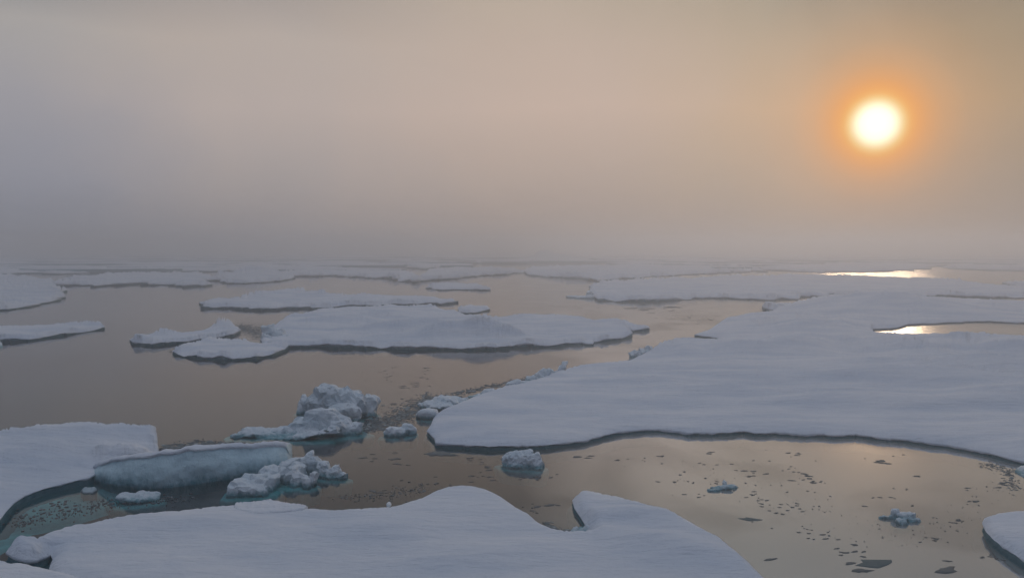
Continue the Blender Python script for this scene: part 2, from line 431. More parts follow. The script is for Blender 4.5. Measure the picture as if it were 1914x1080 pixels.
# ================================================================ NEAR ICE
FG = [(35, 986, .8), (50, 990, .75), (70, 997, .6), (100, 990), (150, 978), (200, 965), (260, 955), (330, 948), (400, 941), (440, 937), (500, 945), (570, 943), (620, 946), (680, 944), (740, 940),
      (780, 928), (805, 915), (830, 906), (860, 903), (885, 904), (915, 910), (945, 925), (970, 942), (995, 955), (1010, 970), (1040, 985), (1070, 990), (1098, 991), (1104, 984), (1092, 962), (1075, 937), (1071, 922), (1080, 914),
      (1110, 915), (1150, 920), (1200, 932), (1250, 950), (1300, 972), (1350, 997), (1380, 1025), (1410, 1050), (1445, 1085), (1500, 1135), (1570, 1210), (1600, 1320), (1300, 1420), (700, 1450), (330, 1350), (330, 1180), (270, 1100),
      (180, 1080), (140, 1067), (112, 1062), (92, 1048), (100, 1030), (95, 1022), (70, 1024, .6), (50, 1020, .7), (30, 1014, .75), (14, 1006, .75), (22, 994, .8)]
floe('wide snowy foreground floe, nearest to the viewer, with a notch between two rounded lobes', FG, h=.42, rough=.05, und=.09, sx=7, sy=4, seed=3, lip=.55, lipw=.35,
     mounds=[(1230, 1040, 3.0, .9, .35, -25), (700, 1010, 3.5, 1.0, .22, 8), (400, 1000, 3, .8, .18, -6), (950, 1060, 3, .9, .22, 12), (1180, 985, 2.2, .8, .3, 0), (860, 950, 2.0, 1.5, .12), (60, 1000, .5, .3, .25), (1090, 935, .5, 1.2, .15), (120, 1010, 1.2, .3, .12)],
     rugs=[(70, 1005, .8, .5, .25), (230, 1055, 1.9, .45, .13), (300, 1075, .9, .3, .12)], shelf=.2, undf=.22, jag=.5)
floe('low snow plate in the bottom left corner, just in front of the crack', [(-30, 1043), (10, 1040), (28, 1046), (45, 1044), (60, 1046), (100, 1058), (130, 1066), (165, 1074), (210, 1090), (255, 1120), (270, 1200), (200, 1400), (-250, 1350), (-320, 1050), (-150, 1040)],
     h=.42, rough=.05, jag=.5, und=.05, sx=8, sy=5, seed=4, lip=.5, rugs=[(10, 1046, .6, .3, .3)])
floe('tall tilted snow block at the left edge, sloping down to a blue pool', [(-300, 840, .6), (-150, 818, 1.0), (0, 806, 1.1), (40, 803, 1.12), (70, 799, 1.15), (90, 794, 1.22), (110, 791, 1.3), (140, 787, 1.42), (172, 784, 1.5), (176, 787, 1.45), (230, 786, 1.4), (250, 789, 1.38), (285, 790, 1.35), (288, 806, 1.15), (291, 826, .8), (294, 848, .42), (286, 860, .3),
     (250, 866, .3), (215, 868, .35), (185, 878, .35), (165, 890, .32), (120, 901, .3), (80, 911, .3), (45, 924, .3), (25, 937, .3), (12, 952, .3), (0, 968, .3), (-60, 1000, .3), (-300, 1010, .3)],
     h=.35, rough=.05, und=.14, sx=5, sy=2.4, seed=5, lip=.10, lipw=.2, idw=2.6, mounds=[(75, 836, 1.3, .3, .28, 8), (20, 850, 1.5, .4, .2), (245, 872, 1.2, .6, .38), (195, 872, .5, .3, .35), (150, 838, .8, .4, .25), (60, 845, .9, .4, .18), (100, 870, 1.2, .5, .12)], rugs=[(235, 870, 1.4, .7, .4), (170, 884, .8, .3, .35), (60, 850, 2.0, .9, .22), (160, 835, 1.6, .7, .25)], name='ice_block', cat='ice block', shelf=.35, undf=.35, jag=.5)

# leaning blue slab in front of the block
def slab():
    baseL = [(160, 893), (200, 905), (250, 913), (310, 912), (360, 906), (420, 897), (470, 889), (520, 880), (543, 874)]
    topL = [(172, 876), (205, 865), (262, 857), (310, 852), (355, 842), (420, 839), (475, 838), (515, 836), (535, 836)]
    def interp(L, t):
        k = t*(len(L)-1); i = min(int(k), len(L)-2); f = k-i
        return (L[i][0]*(1-f)+L[i+1][0]*f, L[i][1]*(1-f)+L[i+1][1]*f)
    nU = 90; rows = 16
    root = empty('ice_slab', at(350, 905)); tag(root, 'thick blue-green glassy slab between the tall left block and the snowy rubble', 'ice slab')
    V = []; Fc = []; V2 = []; F2 = []
    for u in range(nU):
        t = u/(nU-1); b = Vector(at(*interp(baseL, t))); tp = at_depth(*interp(topL, t), b.y+.30)
        tp.z += .09*fbm(tp.x*1.6, 3, 0, 5); tp.y += .12*fbm(tp.x*1.1, 9, 0, 4)
        for r in range(rows):
            if r < 2: p = b + Vector((0, .12*(1-r), -.45*(1-r)))
            else:
                s = (r-1)/(rows-2); p = b.lerp(tp, s); p.y -= .16*math.sin(math.pi*s)
            q = Vector((p.x*1.1, p.z*1.2, 2)); p.y += .11*fbm(q.x, q.y, 1, 4); p.z += .03*fbm(q.x*2, q.y*2, 5, 3)*(r > 1)
            V.append(p)
        thick = .95 + .2*fbm(tp.x*.8, 1, 3, 3)
        last = V[-1]
        for k, (dy, dz) in enumerate(((0, 0), (-.05, .07), (.08, .15), (.35, .17), (.65, .08), (thick, -.08), (thick+.1, -.5), (thick, -1.6))):
            q = Vector((last.x, last.y+dy, last.z+dz))
            q.z += .08*fbm(q.x*2.2, q.y*2.2, 7, 4)*(0 < k < 6); q.y -= (.10*abs(fbm(q.x*3, 4, 2, 4)) if k == 1 else 0); V2.append(q)
    for u in range(nU-1):
        for r in range(rows-1):
            a = u*rows+r; Fc.append([a, a+rows, a+rows+1, a+1])
        for r in range(7):
            a = u*8+r; F2.append([a, a+8, a+9, a+1])
    # right end wall
    for (e, flip) in ((nU-1, False), (0, True)):
        s = len(V); ends = [V[e*rows+r] for r in range(rows)]+[V2[e*8+r] for r in range(1, 8)]
        V += ends; f = list(range(s, s+len(ends)))
        c = sum(ends, Vector())/len(ends); V.append(c+Vector((.12 if not flip else -.1, 0, 0))); ci = len(V)-1
        for i in range(len(f)):
            j = (i+1) % len(f); Fc.append([ci, f[i], f[j]] if flip else [ci, f[j], f[i]])
    mesh_obj('ice_face', V, Fc, M['teal'], root); mesh_obj('snow_cap', V2, F2, M['snow'], root)
    FOOT.append([at(*interp(baseL, t))[:2] for t in (0, .25, .5, .75, 1)]+[(V2[e*8+6].x, V2[e*8+6].y) for e in (89, 60, 30, 0)])
slab()

rsE = random.Random(2)
EB = []
for _k in range(30):
    _x = rsE.uniform(435, 568); _t = (_x-435)/133; _y = rsE.uniform(928-_t*30, 915-_t*38); _y2 = _y + rsE.uniform(-2, 8)
    EB.append((_x, _y2, rsE.uniform(.16, .34)+.30*_t*rsE.random()+.12, rsE.uniform(.18, .42), rsE.uniform(.18, .4)))
EB += [(540, 882, .62, .45, .45), (505, 893, .5, .5, .4), (560, 890, .5, .3, .35), (470, 905, .4, .5, .4)]
boulder('knobbly snowy rubble heaped at the right end of the blue-green slab', EB, seed=11, vox=.045, d1=.14, s1=.35, d2=.09, s2=.22, d3=.03, name='ice_rubble', cat='ice rubble', foot=.3)
lump('broken white ice plate lying on the far rim of the foreground floe', [(435, 950), (440, 940), (470, 938), (500, 936), (530, 942), (560, 944), (574, 948), (565, 955), (520, 962), (480, 962), (455, 957)],
     [(465, 948, .35, .2, .16), (510, 950, .5, .25, .15), (550, 950, .4, .15, .1)], rug=.10, seed=12, z0=.41, wl=False, name='ice_plate', cat='ice plate', mat='snow', base=.07, edge=.06, sx=2.6, sy=1.6)
boulder('pointed white chunk sloping down to the right, beside the snowy rubble', [(573, 878, .80, .26, .25, .1), (590, 882, .74, .32, .3), (607, 887, .60, .36, .3), (624, 890, .42, .34, .25), (640, 892, .22, .26, .16)], seed=13, vox=.03, d1=.12, s1=.3, d2=.06, s2=.2, d3=.02, foot=.2)
boulder('small upright white chunk between the snowy rubble and the pointed chunk', [(584, 905, .55, .2, .2, .1), (574, 908, .35, .18, .18)], seed=14, vox=.03, d1=.1, s1=.25, d2=.05, s2=.15, d3=.02, foot=.15)
boulder('large rounded lump of weathered ice, taller rear one of two in mid water', [(632, 775, 1.75, 1.25, .9), (600, 775, 1.25, .8, .8), (570, 770, .95, .42, .45, -.1), (664, 775, 1.5, .85, .8), (690, 772, 1.0, .5, .6), (645, 782, .9, .9, .6)], seed=15, vox=.055, d1=.5, s1=.9, d2=.22, s2=.5, d3=.05, foot=.25, name='ice_hummock', cat='ice hummock')
boulder('low grey-green lump with a flat wet ledge, in front of the large rounded lump', [(605, 806, 1.2, 1.0, .8), (575, 806, .8, .9, .7), (638, 808, .85, .7, .6), (664, 808, .45, .45, .4), (545, 808, .34, 1.3, .7), (500, 811, .22, 1.6, .7), (460, 814, .16, .8, .5), (560, 817, .16, 2.2, .5)], seed=16, vox=.055, d1=.3, s1=.7, d2=.13, s2=.35, d3=.04, foot=.45, name='ice_hummock', cat='ice hummock')
boulder('oval white chunk floating left of the big right floe point', [(738, 812, .40, .55, .35), (764, 808, .42, .42, .35)], seed=17, vox=.04, d1=.12, s1=.35, d2=.06, s2=.25, foot=.2)
boulder('smooth round pale chunk touching the tip of the big right floe', [(802, 779, .45, .6, .5), (788, 779, .3, .3, .3)], seed=18, dec=0, vox=.05, d1=.08, s1=.6, d2=.02, foot=.2)
boulder('loose mound of slushy snow and ice behind the smooth round chunk', [(812, 760, .4, .8, .7), (835, 757, .5, .8, .7), (855, 753, .38, .7, .6), (825, 764, .32, .8, .5), (800, 759, .3, .5, .5)], seed=19, vox=.06, d1=.25, s1=.4, d2=.12, s2=.25, name='slush_mound', cat='slush mound')
boulder('white crested chunk with a blue-green foot, fronting the big right floe', [(955, 868, .52, .42, .35, -.15), (975, 869, .58, .5, .4), (997, 870, .52, .35, .35, .15), (1006, 872, .3, .25, .3)], seed=20, vox=.035, d1=.2, s1=.4, d2=.12, s2=.22, d3=.03, foot=.25)
boulder('dark star shaped lump of ice alone in the right hand pool', [(1673, 967, .32, .17, .12), (1692, 969, .22, .38, .18), (1655, 968, .10, .3, .09), (1686, 978, .16, .2, .16), (1708, 974, .12, .24, .10), (1700, 966, .2, .2, .1)], seed=21, vox=.025, d1=.08, s1=.2, d2=.04, s2=.15, d3=.015, foot=.10)
boulder('small flat pale chunk with a spiky top, on the right hand pool', [(1350, 914, .14, .5, .14), (1368, 911, .12, .3, .12), (1356, 910, .26, .09, .08), (1334, 917, .08, .3, .1)], seed=22, vox=.025, d1=.08, s1=.2, d2=.04, s2=.15, d3=.015)
boulder('rounded pale lump half awash in the small pool below the blue-green slab', [(238, 934, .22, .45, .3), (275, 931, .20, .5, .35), (260, 933, .16, .6, .4)], seed=23, dec=0, vox=.04, d1=.1, s1=.4, d2=.05, foot=.3)
lump('small twin white lumps at the left end of the blue pool, under the blue-green slab', [(150, 918), (160, 912), (178, 911), (183, 917), (172, 922), (155, 922)], [(160, 917, .12, .12, .12), (175, 917, .12, .12, .14)], rug=.04, seed=24, sx=2.2, sy=1.3, mat='bitpale')
lump('white chunk in the notch between the two lobes of the foreground floe', [(1062, 1000), (1070, 990), (1090, 985), (1106, 988), (1108, 1000), (1090, 1006), (1070, 1006)], [(1075, 996, .15, .12, .18), (1096, 996, .2, .15, .25)], rug=.12, seed=25, sx=2.2, sy=1.3)
boulder('knob of white ice behind the middle of the blue-green slab', [(492, 851, .6, .25, .25), (478, 852, .3, .25, .2)], seed=26, vox=.04, d1=.1, s1=.3, d2=.06, s2=.2)
lump('low white chunk behind the left half of the blue-green slab', [(418, 848), (426, 842), (440, 840), (452, 844), (448, 851), (428, 853)], [(435, 847, .3, .2, .28)], rug=.12, seed=27, sx=2, sy=1.2)
lump('tiny upright spike of ice on the far rim of the foreground floe', [(723, 942), (726, 939), (731, 939), (733, 942), (730, 945), (725, 945)], [(728, 942, .05, .05, .22)], rug=.03, seed=28, sx=1, sy=.8, z0=.38, wl=False)

floe('small floe at the right edge with a dark steep side, bottom right', [(1838, 966), (1842, 958), (1860, 952), (1890, 949), (1930, 946), (2150, 930), (2320, 980), (2300, 1120), (2100, 1130), (1990, 1075), (1940, 1048), (1914, 1034), (1895, 1022), (1875, 1010), (1858, 997), (1845, 982)],
     h=.48, rough=.10, und=.05, sx=6, sy=3.5, seed=30, lip=.35, shelf=.3, snowline=.72, jag=1.0)
lump('grey corner of slushy ice at the right edge under the big floe', [(1894, 880), (1905, 870), (1930, 866), (2000, 870), (2020, 890), (1950, 896), (1915, 893)], [(1930, 880, .8, .4, .15)], rug=.15, seed=31, sx=3, sy=1.6)

RF = [(2400, 905), (2050, 880), (1914, 856), (1850, 840), (1780, 827), (1700, 817), (1640, 813), (1600, 808), (1500, 805), (1440, 803), (1380, 799), (1330, 802), (1270, 800), (1200, 797), (1180, 798), (1140, 806), (1090, 817), (1040, 822),
      (990, 825), (930, 828), (880, 826), (840, 824), (820, 821), (817, 812), (802, 800), (808, 790), (815, 775), (830, 762), (850, 752), (880, 740), (920, 727), (960, 716), (1000, 705), (1050, 692), (1080, 682), (1130, 677), (1175, 672), (1190, 664), (1205, 658),
      (1225, 650), (1260, 643), (1300, 638), (1342, 631), (1338, 628), (1290, 622), (1320, 612), (1340, 600), (1355, 590), (1380, 586), (1420, 583), (1450, 577), (1480, 573), (1520, 568), (1545, 562), (1575, 557), (1620, 553), (1720, 552), (1800, 556), (1914, 560), (2500, 566),
      (2500, 600), (1914, 600), (1850, 598), (1790, 598), (1740, 600), (1700, 604), (1680, 610), (1632, 613), (1634, 619), (1690, 622), (1740, 621), (1800, 620), (1914, 625), (2500, 636)]
random.seed(5)
ridge = [(1170+random.uniform(0, 744), 0, 0, 0, 0) for _ in range(0)]
mr_ = []
for i in range(34):
    x = random.uniform(1250, 1914); mr_.append((x, 655-(x-1250)*.012+random.uniform(-16, 10), random.uniform(.8, 2.6), random.uniform(.8, 2.0), random.uniform(.25, .8), random.uniform(-20, 20)))
for i in range(26):
    x = random.uniform(1390, 1610); mr_.append((x, 600+random.uniform(-6, 20), random.uniform(1, 3.2), random.uniform(1.5, 4), random.uniform(.25, .8)))
for i in range(26):
    x = random.gauss(1620, 65); mr_.append((x, 572+random.uniform(-10, 12), random.uniform(1.5, 4.5), random.uniform(2, 6), random.uniform(.4, 1.5)))
mr_ = [(m_[0], max(m_[1], 644) if m_[1] > 632 else m_[1], m_[2]*1.6, max(m_[3]*1.3, 2.6), m_[4]*.85, m_[5] if len(m_) > 5 else 0, 1.0) for m_ in mr_]
mr_ += [(1810, 652, 3.4, 3.0, .95), (1860, 658, 4.0, 3.0, .7), (1905, 664, 4.0, 3.4, .95), (1765, 660, 4.0, 2.6, .5), (1710, 655, 5, 2.6, .45), (1950, 655, 4, 3, 1.0), (1640, 582, 13, 10, 2.0), (1590, 580, 8, 8, 1.2), (1700, 580, 7, 9, 1.4), (1520, 625, 6, 5, .5), (1740, 668, 4, 1.4, .35), (1450, 690, 9, 3.5, .45), (1720, 716, 9, 2.6, .95, -6), (1250, 722, 7, 3, .5, 8), (1600, 764, 9, 2.0, .5, 5), (1050, 762, 5, 2.0, .32), (1860, 696, 9, 2.4, 1.1, -8), (1400, 745, 8, 1.8, .5, -4), (1800, 765, 7, 1.6, .45, 6), (1560, 715, 7, 2.2, .6, 10), (1150, 700, 6, 2.6, .35), (1900, 745, 7, 1.6, .5)]
floe('huge snowy floe filling the right side, with low ridges and a pointed left tip', RF, h=.34, rough=.30, und=.34, sx=7, sy=2.6, seed=33, lip=.35, lipw=.3, mounds=mr_,
     rugs=[(1620, 572, 16, 14, .7), (1830, 655, 14, 6, .4), (1540, 612, 10, 8, .4), (1500, 655, 14, 5, .3), (1020, 708, 2.5, 1.0, .3), (930, 732, 2.5, .8, .2)], shelf=.18, undf=.10, snowline=.55, jag=1.3)
boulder('twin blue-white upright blocks on the back rim of the big right floe', [(1014, 708, .75, .6, .4), (1048, 701, 1.1, .3, .3, .15), (1035, 704, .5, .4, .3), (995, 712, .35, .45, .3)], seed=35, vox=.06, d1=.3, s1=.5, d2=.15, s2=.3, name='ice_block', cat='ice block')
boulder('row of small white lumps along the back rim of the big right floe tip', [(893, 742, .18, .65, .3), (912, 737, .38, .5, .4), (930, 733, .15, .8, .3), (958, 725, .5, .55, .4), (985, 718, .24, .8, .35)], seed=36, vox=.06, d1=.2, s1=.4, d2=.1, s2=.25)
boulder('dark rough chunk against the rim of the big right floe, by the open lead', [(1187, 667, .55, .5, .4), (1200, 662, .5, .5, .4), (1212, 658, .65, .4, .4, .2)], seed=37, vox=.08, d1=.4, s1=.5, d2=.25, s2=.35)

# ================================================================ MIDDLE ICE
floe('long low floe in the middle with a snow ridge on its front edge', [(500, 642), (494, 628), (500, 610), (520, 602), (535, 590), (570, 583), (620, 574), (680, 570), (740, 569), (800, 570), (850, 578), (870, 588), (900, 590), (960, 587), (1020, 585), (1100, 591), (1160, 600), (1216, 607), (1218, 610), (1200, 612), (1172, 613), (1182, 621), (1160, 628), (1110, 630), (1108, 634), (1040, 638), (980, 641), (900, 644), (800, 645), (700, 643), (620, 641), (545, 640)],
     h=0.49, rough=.23, und=.25, rug=.16, sx=5, sy=1.5, seed=40, bl=26, mounds=[(895, 635, 3.4, 1.8, 1.9, 0, 1.05), (945, 638, 2.2, 1.5, 1.2, 0, 1.0), (840, 636, 3.6, 2.0, 1.4, 0, 1.0), (960, 636, 1.6, 1.2, .5), (765, 622, 6, 2.2, 1.2, 5, 1.2), (640, 610, 6, 3, .9), (700, 598, 6, 4, .8), (560, 604, 4, 5, .45), (800, 598, 6, 4, .35)], rugs=[(700, 610, 14, 8, .3)], shelf=.2)
boulder('jagged white block standing at the left end of the long low floe', [(507, 637, 1.7, .6, .8, -.05), (520, 637, 1.3, .7, .8), (533, 640, .8, .6, .6), (500, 641, .9, .5, .5)], seed=41, vox=.09, d1=.5, s1=.9, d2=.3, s2=.5, d3=.06, name='ice_block', cat='ice block')
floe('narrow snowy floe lying behind the long low floe', [(372, 563), (400, 558), (470, 555), (500, 550), (550, 546), (600, 549), (620, 552), (700, 550), (780, 552), (850, 556), (860, 559), (820, 562), (760, 565), (700, 566), (640, 570), (560, 571), (470, 571), (400, 570), (374, 568)],
     h=0.59, rough=.17, und=.22, rug=.2, sx=5, sy=1.1, seed=42, bl=30, mounds=[(550, 556, 8, 6, .8), (480, 560, 5, 4, .4), (605, 553, 4, 3, .7)], rugs=[(550, 556, 14, 8, .5)], shelf=.2)
floe('low broken floe with a small pointed snow peak, left of the long low floe', [(247, 628), (262, 624), (330, 621), (400, 612), (440, 608), (455, 613), (440, 620), (400, 628), (340, 634), (290, 638), (252, 636)], h=0.42, rough=.17, und=.14, rug=.14, sx=3.5, sy=1.4, seed=43, bl=16,
     mounds=[(403, 618, 1.6, 1.6, 1.35, 0, .75), (380, 620, 2.2, 1.4, .4), (268, 632, .6, .8, .75, 0, 1.6), (300, 632, .8, .8, .4), (425, 618, 1.8, 1.2, .4)], rugs=[(400, 620, 3, 2, .4), (290, 632, 3, 2, .25)])
floe('flat oval snow plate in front of the pointed snow peak', [(325, 652), (350, 642), (400, 633), (430, 630), (450, 636), (500, 639), (540, 640), (530, 648), (510, 656), (480, 662), (430, 665), (380, 662), (340, 658)], h=0.44, rough=.15, und=.12, rug=.12, sx=4, sy=1.6, seed=44, bl=10, rugs=[(515, 644, 2, 1.5, .4), (340, 655, .8, .8, .2)])
floe('pointed low floe entering from the left edge, above dark open water', [(-260, 610), (0, 608), (100, 604), (160, 601), (190, 602), (198, 607), (160, 613), (100, 622), (50, 629), (0, 631), (-260, 640)], h=0.49, rough=.13, und=.14, rug=.14, sx=6, sy=1.6, seed=45, bl=14, rugs=[(120, 614, 8, 3, .15)])
lump('round white knob at the left edge below the pointed low floe', [(-20, 650), (-18, 640), (-5, 637), (6, 641), (8, 648), (-4, 652)], [(-5, 646, .6, .8, .5)], rug=.1, seed=46, sx=2, sy=1.2)
floe('small boat shaped floe alone in the central lead', [(858, 572), (880, 569), (912, 571), (916, 574), (895, 578), (875, 580), (860, 578)], h=0.45, rough=.08, und=.12, rug=.12, sx=3, sy=1.1, seed=47, bl=3, mounds=[(868, 576, 1.2, 1.5, .3)])
floe('small angular floe squeezed between the two big right hand floes', [(1426, 570), (1440, 566), (1465, 563), (1482, 567), (1478, 572), (1450, 576), (1430, 576)], h=0.59, rough=.17, und=.1, sx=3, sy=1.1, seed=48, bl=6, rug=.4)
floe('rounded bumpy floe at the left edge, in front of the distant pack', [(-380, 525), (-100, 514), (0, 510), (60, 517), (95, 527), (110, 540), (128, 546), (122, 552), (100, 558), (60, 568), (20, 573), (-380, 588)], h=0.52, rough=.20, und=.3, sx=6, sy=1.2, seed=49, bl=46, rug=.6)
floe('broad flat floe at centre right with a dark front edge', [(1099, 529), (1102, 540), (1113, 553), (1150, 557), (1230, 557), (1270, 552), (1330, 552), (1420, 554), (1490, 553), (1500, 550), (1530, 549), (1580, 546), (1700, 548), (1914, 551), (2500, 552), (2500, 541), (1914, 535), (1830, 526), (1750, 519), (1600, 514), (1500, 511), (1400, 513), (1250, 518), (1150, 522)],
     h=0.72, rough=.17, und=.2, sx=7, sy=1.1, seed=50, bl=60, undf=.06, rug=.25, rugs=[(1600, 530, 50, 14, .5)], lipw=.4)
boulder('small dark pile of broken ice at the left corner of the broad flat floe', [(1101, 553, 1.0, .7, .8), (1106, 557, .7, 1.2, 1), (1090, 557, .45, 2, 1.2), (1076, 556, .3, 1.8, .8)], seed=51, vox=.12, d1=.4, s1=1.2, d2=.2, s2=.7)

# ================================================================ FAR ICE
floe('distant floe with a rounded front edge, left of the tall hazy hummock', [(90, 527), (150, 516), (250, 508), (360, 508), (395, 516), (400, 528), (385, 530), (330, 529), (290, 526), (240, 526), (200, 529), (130, 529)], h=.75, rough=.18, und=.3, rug=.35, snowline=.45, sx=6, sy=1.0, seed=60, bl=30, undf=.05, lipw=.5)
floe('distant floe carrying a tall hazy hummock', [(383, 521), (430, 512), (500, 508), (545, 514), (548, 518), (520, 523), (480, 526), (420, 524)], h=.55, rough=.18, und=.3, rug=.35, snowline=.45, sx=4, sy=.9, seed=61, bl=30, mounds=[(470, 518, 5.5, 7, 3.2), (485, 519, 8, 7, 2.2), (410, 519, 3, 6, 1.4), (445, 519, 6, 6, 1.0)], rugs=[(465, 518, 12, 9, .9)])
floe('long distant floe right of the tall hazy hummock, with a grey front edge', [(490, 510), (560, 504), (650, 501), (740, 503), (785, 512), (790, 521), (780, 524), (720, 517), (640, 513), (560, 513), (515, 512)], h=.7, rough=.14, und=.3, rug=.35, snowline=.45, sx=6, sy=.9, seed=62, bl=30, undf=.05)
floe('distant floe above the centre lead, its front edge running up to the right', [(775, 524), (800, 521), (860, 517), (920, 511), (985, 507), (960, 500), (850, 498), (800, 502), (790, 512)], h=.6, rough=.12, und=.3, rug=.35, snowline=.45, sx=6, sy=.7, seed=63, bl=30, undf=.05)
floe('thin strip of ice alone in the lead, just below the distant floes', [(797, 536), (810, 532), (850, 530), (893, 531), (895, 535), (918, 536), (918, 539), (880, 540), (820, 539)], h=.35, rough=.10, und=.1, sx=4, sy=.7, seed=64, bl=30)
floe('distant floe behind the broad flat floe, at the top of the centre lead', [(985, 510), (1030, 514), (1085, 516), (1110, 519), (1200, 515), (1300, 509), (1420, 504), (1400, 497), (1200, 493), (1050, 496), (975, 502)], h=.85, rough=.12, und=.35, rug=.4, snowline=.45, sx=7, sy=.7, seed=65, bl=30, undf=.04, mounds=[(1110, 509, 14, 12, 1.0)])
floe('distant floe with a gleaming water strip along its front edge, far right', [(1400, 501), (1500, 493), (1640, 488), (1700, 489), (1738, 495), (1733, 500), (1660, 504), (1590, 506), (1480, 505)], h=.7, rough=.10, und=.35, rug=.4, snowline=.45, sx=7, sy=.7, seed=66, bl=30, undf=.04)
floe('distant floe cut by the right edge, above the gleaming water', [(1757, 497), (1800, 492), (2500, 488), (2500, 503), (1914, 504), (1850, 503), (1790, 501)], h=.7, rough=.10, und=.35, rug=.4, snowline=.45, sx=9, sy=.9, seed=67, bl=30, undf=.04)
floe('thin dark edged floe at the right edge, below the gleaming water', [(1848, 525), (1914, 521), (2500, 520), (2500, 531), (1914, 530), (1870, 529)], h=.6, rough=.12, und=.3, rug=.35, snowline=.45, sx=8, sy=.9, seed=68, bl=30, undf=.04)
floe('wide distant floe at the left edge, behind the rounded bumpy floe', [(-500, 506), (-200, 500), (0, 497), (150, 496), (230, 500), (200, 505), (120, 509), (60, 508), (0, 510), (-500, 522)], h=.7, rough=.14, und=.3, sx=8, sy=.7, seed=69, bl=30, undf=.04)
floe('distant floe in the haze at left centre, behind the tall hazy hummock', [(250, 500), (340, 495), (480, 492), (600, 494), (640, 498), (560, 501), (470, 504), (350, 505)], h=.7, rough=.12, und=.3, sx=8, sy=.7, seed=70, bl=30, undf=.04, mounds=[(480, 496, 9, 20, 1.6)])
floe('small faint slab like floe in the haze above the centre lead', [(757, 498), (765, 495), (820, 494), (830, 497), (800, 499)], h=.9, rough=.06, und=.1, sx=5, sy=.7, seed=71, bl=30)

def pack():
    rs = random.Random(4); V = []; Fc = []
    y = 315.0
    while y < 2900:
        x = -y*.95 - rs.uniform(0, 60)
        while x < y*.95:
            w = rs.uniform(10, 60)*(1+y/1200); dep = rs.uniform(8, 34)*(1+y/1100); gap = rs.uniform(0, 16)
            cx, cy = x+w/2, y+rs.uniform(-18, 18)*(1+y/900)
            gx, gy = ground_px(cx, cy)
            free = not (y < 700 and (880 < gx < 1080 and gy > 494)) and not (1560 < gx < 1980 and 499 < gy < 519) and (gy < 503 or (gy < 509 and (gx < 380 or 560 < gx < 760 or 1120 < gx < 1500)))
            if free:
                n = 22; hh = rs.uniform(.6, 1.5); ring = []
                ph = rs.uniform(0, 9)
                for k in range(n):
                    a = 2*math.pi*k/n; r = .5*(1+.35*fbm(math.cos(a)*1.3+ph, math.sin(a)*1.3+y, x, 3))
                    ring.append((cx+w*r*math.cos(a), cy+dep*r*math.sin(a)))
                s = len(V)
                for f_, z_ in ((1.0, -.2), (1.0, hh*.85), (.99, hh), (.6, hh+rs.uniform(0, .25))):
                    for p in ring: V.append((cx+(p[0]-cx)*f_, cy+(p[1]-cy)*f_, z_+(.5*max(0, fbm(p[0]*.1, p[1]*.1, y, 3)) if f_ < .9 else 0)))
                for q in range(3):
                    for k in range(n):
                        j = (k+1) % n; Fc.append([s+q*n+k, s+q*n+j, s+(q+1)*n+j, s+(q+1)*n+k])
                V.append((cx, cy, hh+rs.uniform(.1, .5))); c = len(V)-1
                for k in range(n): Fc.append([s+3*n+k, s+3*n+(k+1) % n, c])
            x += w+gap
        y += 22*(1+y/1000)
    ob = mesh_obj('distant_pack_ice', V, Fc, M['snow']); ob.data.materials.append(M['ice'])
    for p in ob.data.polygons: p.material_index = 1 if all(V[i][2] < 1.6 and V[i][1] < 800 and abs(p.normal.z) < .5 for i in p.vertices) else 0
    return tag(ob, 'distant pack ice fading into the fog below the horizon', 'pack ice', kind='stuff')
pack()
# far hummocks almost lost in the fog
lump('faint dark ridge of ice on the foggy horizon at the centre', [(985, 488), (1010, 484), (1080, 484), (1105, 487), (1070, 490), (1010, 490)], [(1015, 487, 10, 25, 8.0), (1045, 487, 14, 25, 4.5), (1080, 487, 10, 20, 2.5)], rug=1.4, seed=80, sx=2, sy=.5, rf=.1, edge=3, name='ice_ridge', cat='ice ridge', base=.5)

# submerged turquoise shelf of the left block: a sunken ice tongue seen through the water of the small pool
P = [(-40, 985), (0, 962), (14, 945), (30, 930), (60, 918), (110, 905), (170, 893), (215, 905), (230, 925), (200, 945), (150, 960), (110, 975), (60, 985), (20, 1010), (-30, 1030)]
w_, t_, l_, _c = footprint_mesh([(a, b_, 0) for a, b_ in P], 5, 3, .08, 91, 0); FOOT.pop()
sv = [(x, y, -.06-.10*abs(fbm(x*.8, y*.8, 2, 5))-.06*max(0, x+21)) for x, y in w_]
blk = [o for o in COL.objects if o.name.startswith('ice_block') and o.parent is None and 'tilted' in o.get('label', '')][0]
mesh_obj('submerged_shelf', sv, t_, M['shelf'], blk)

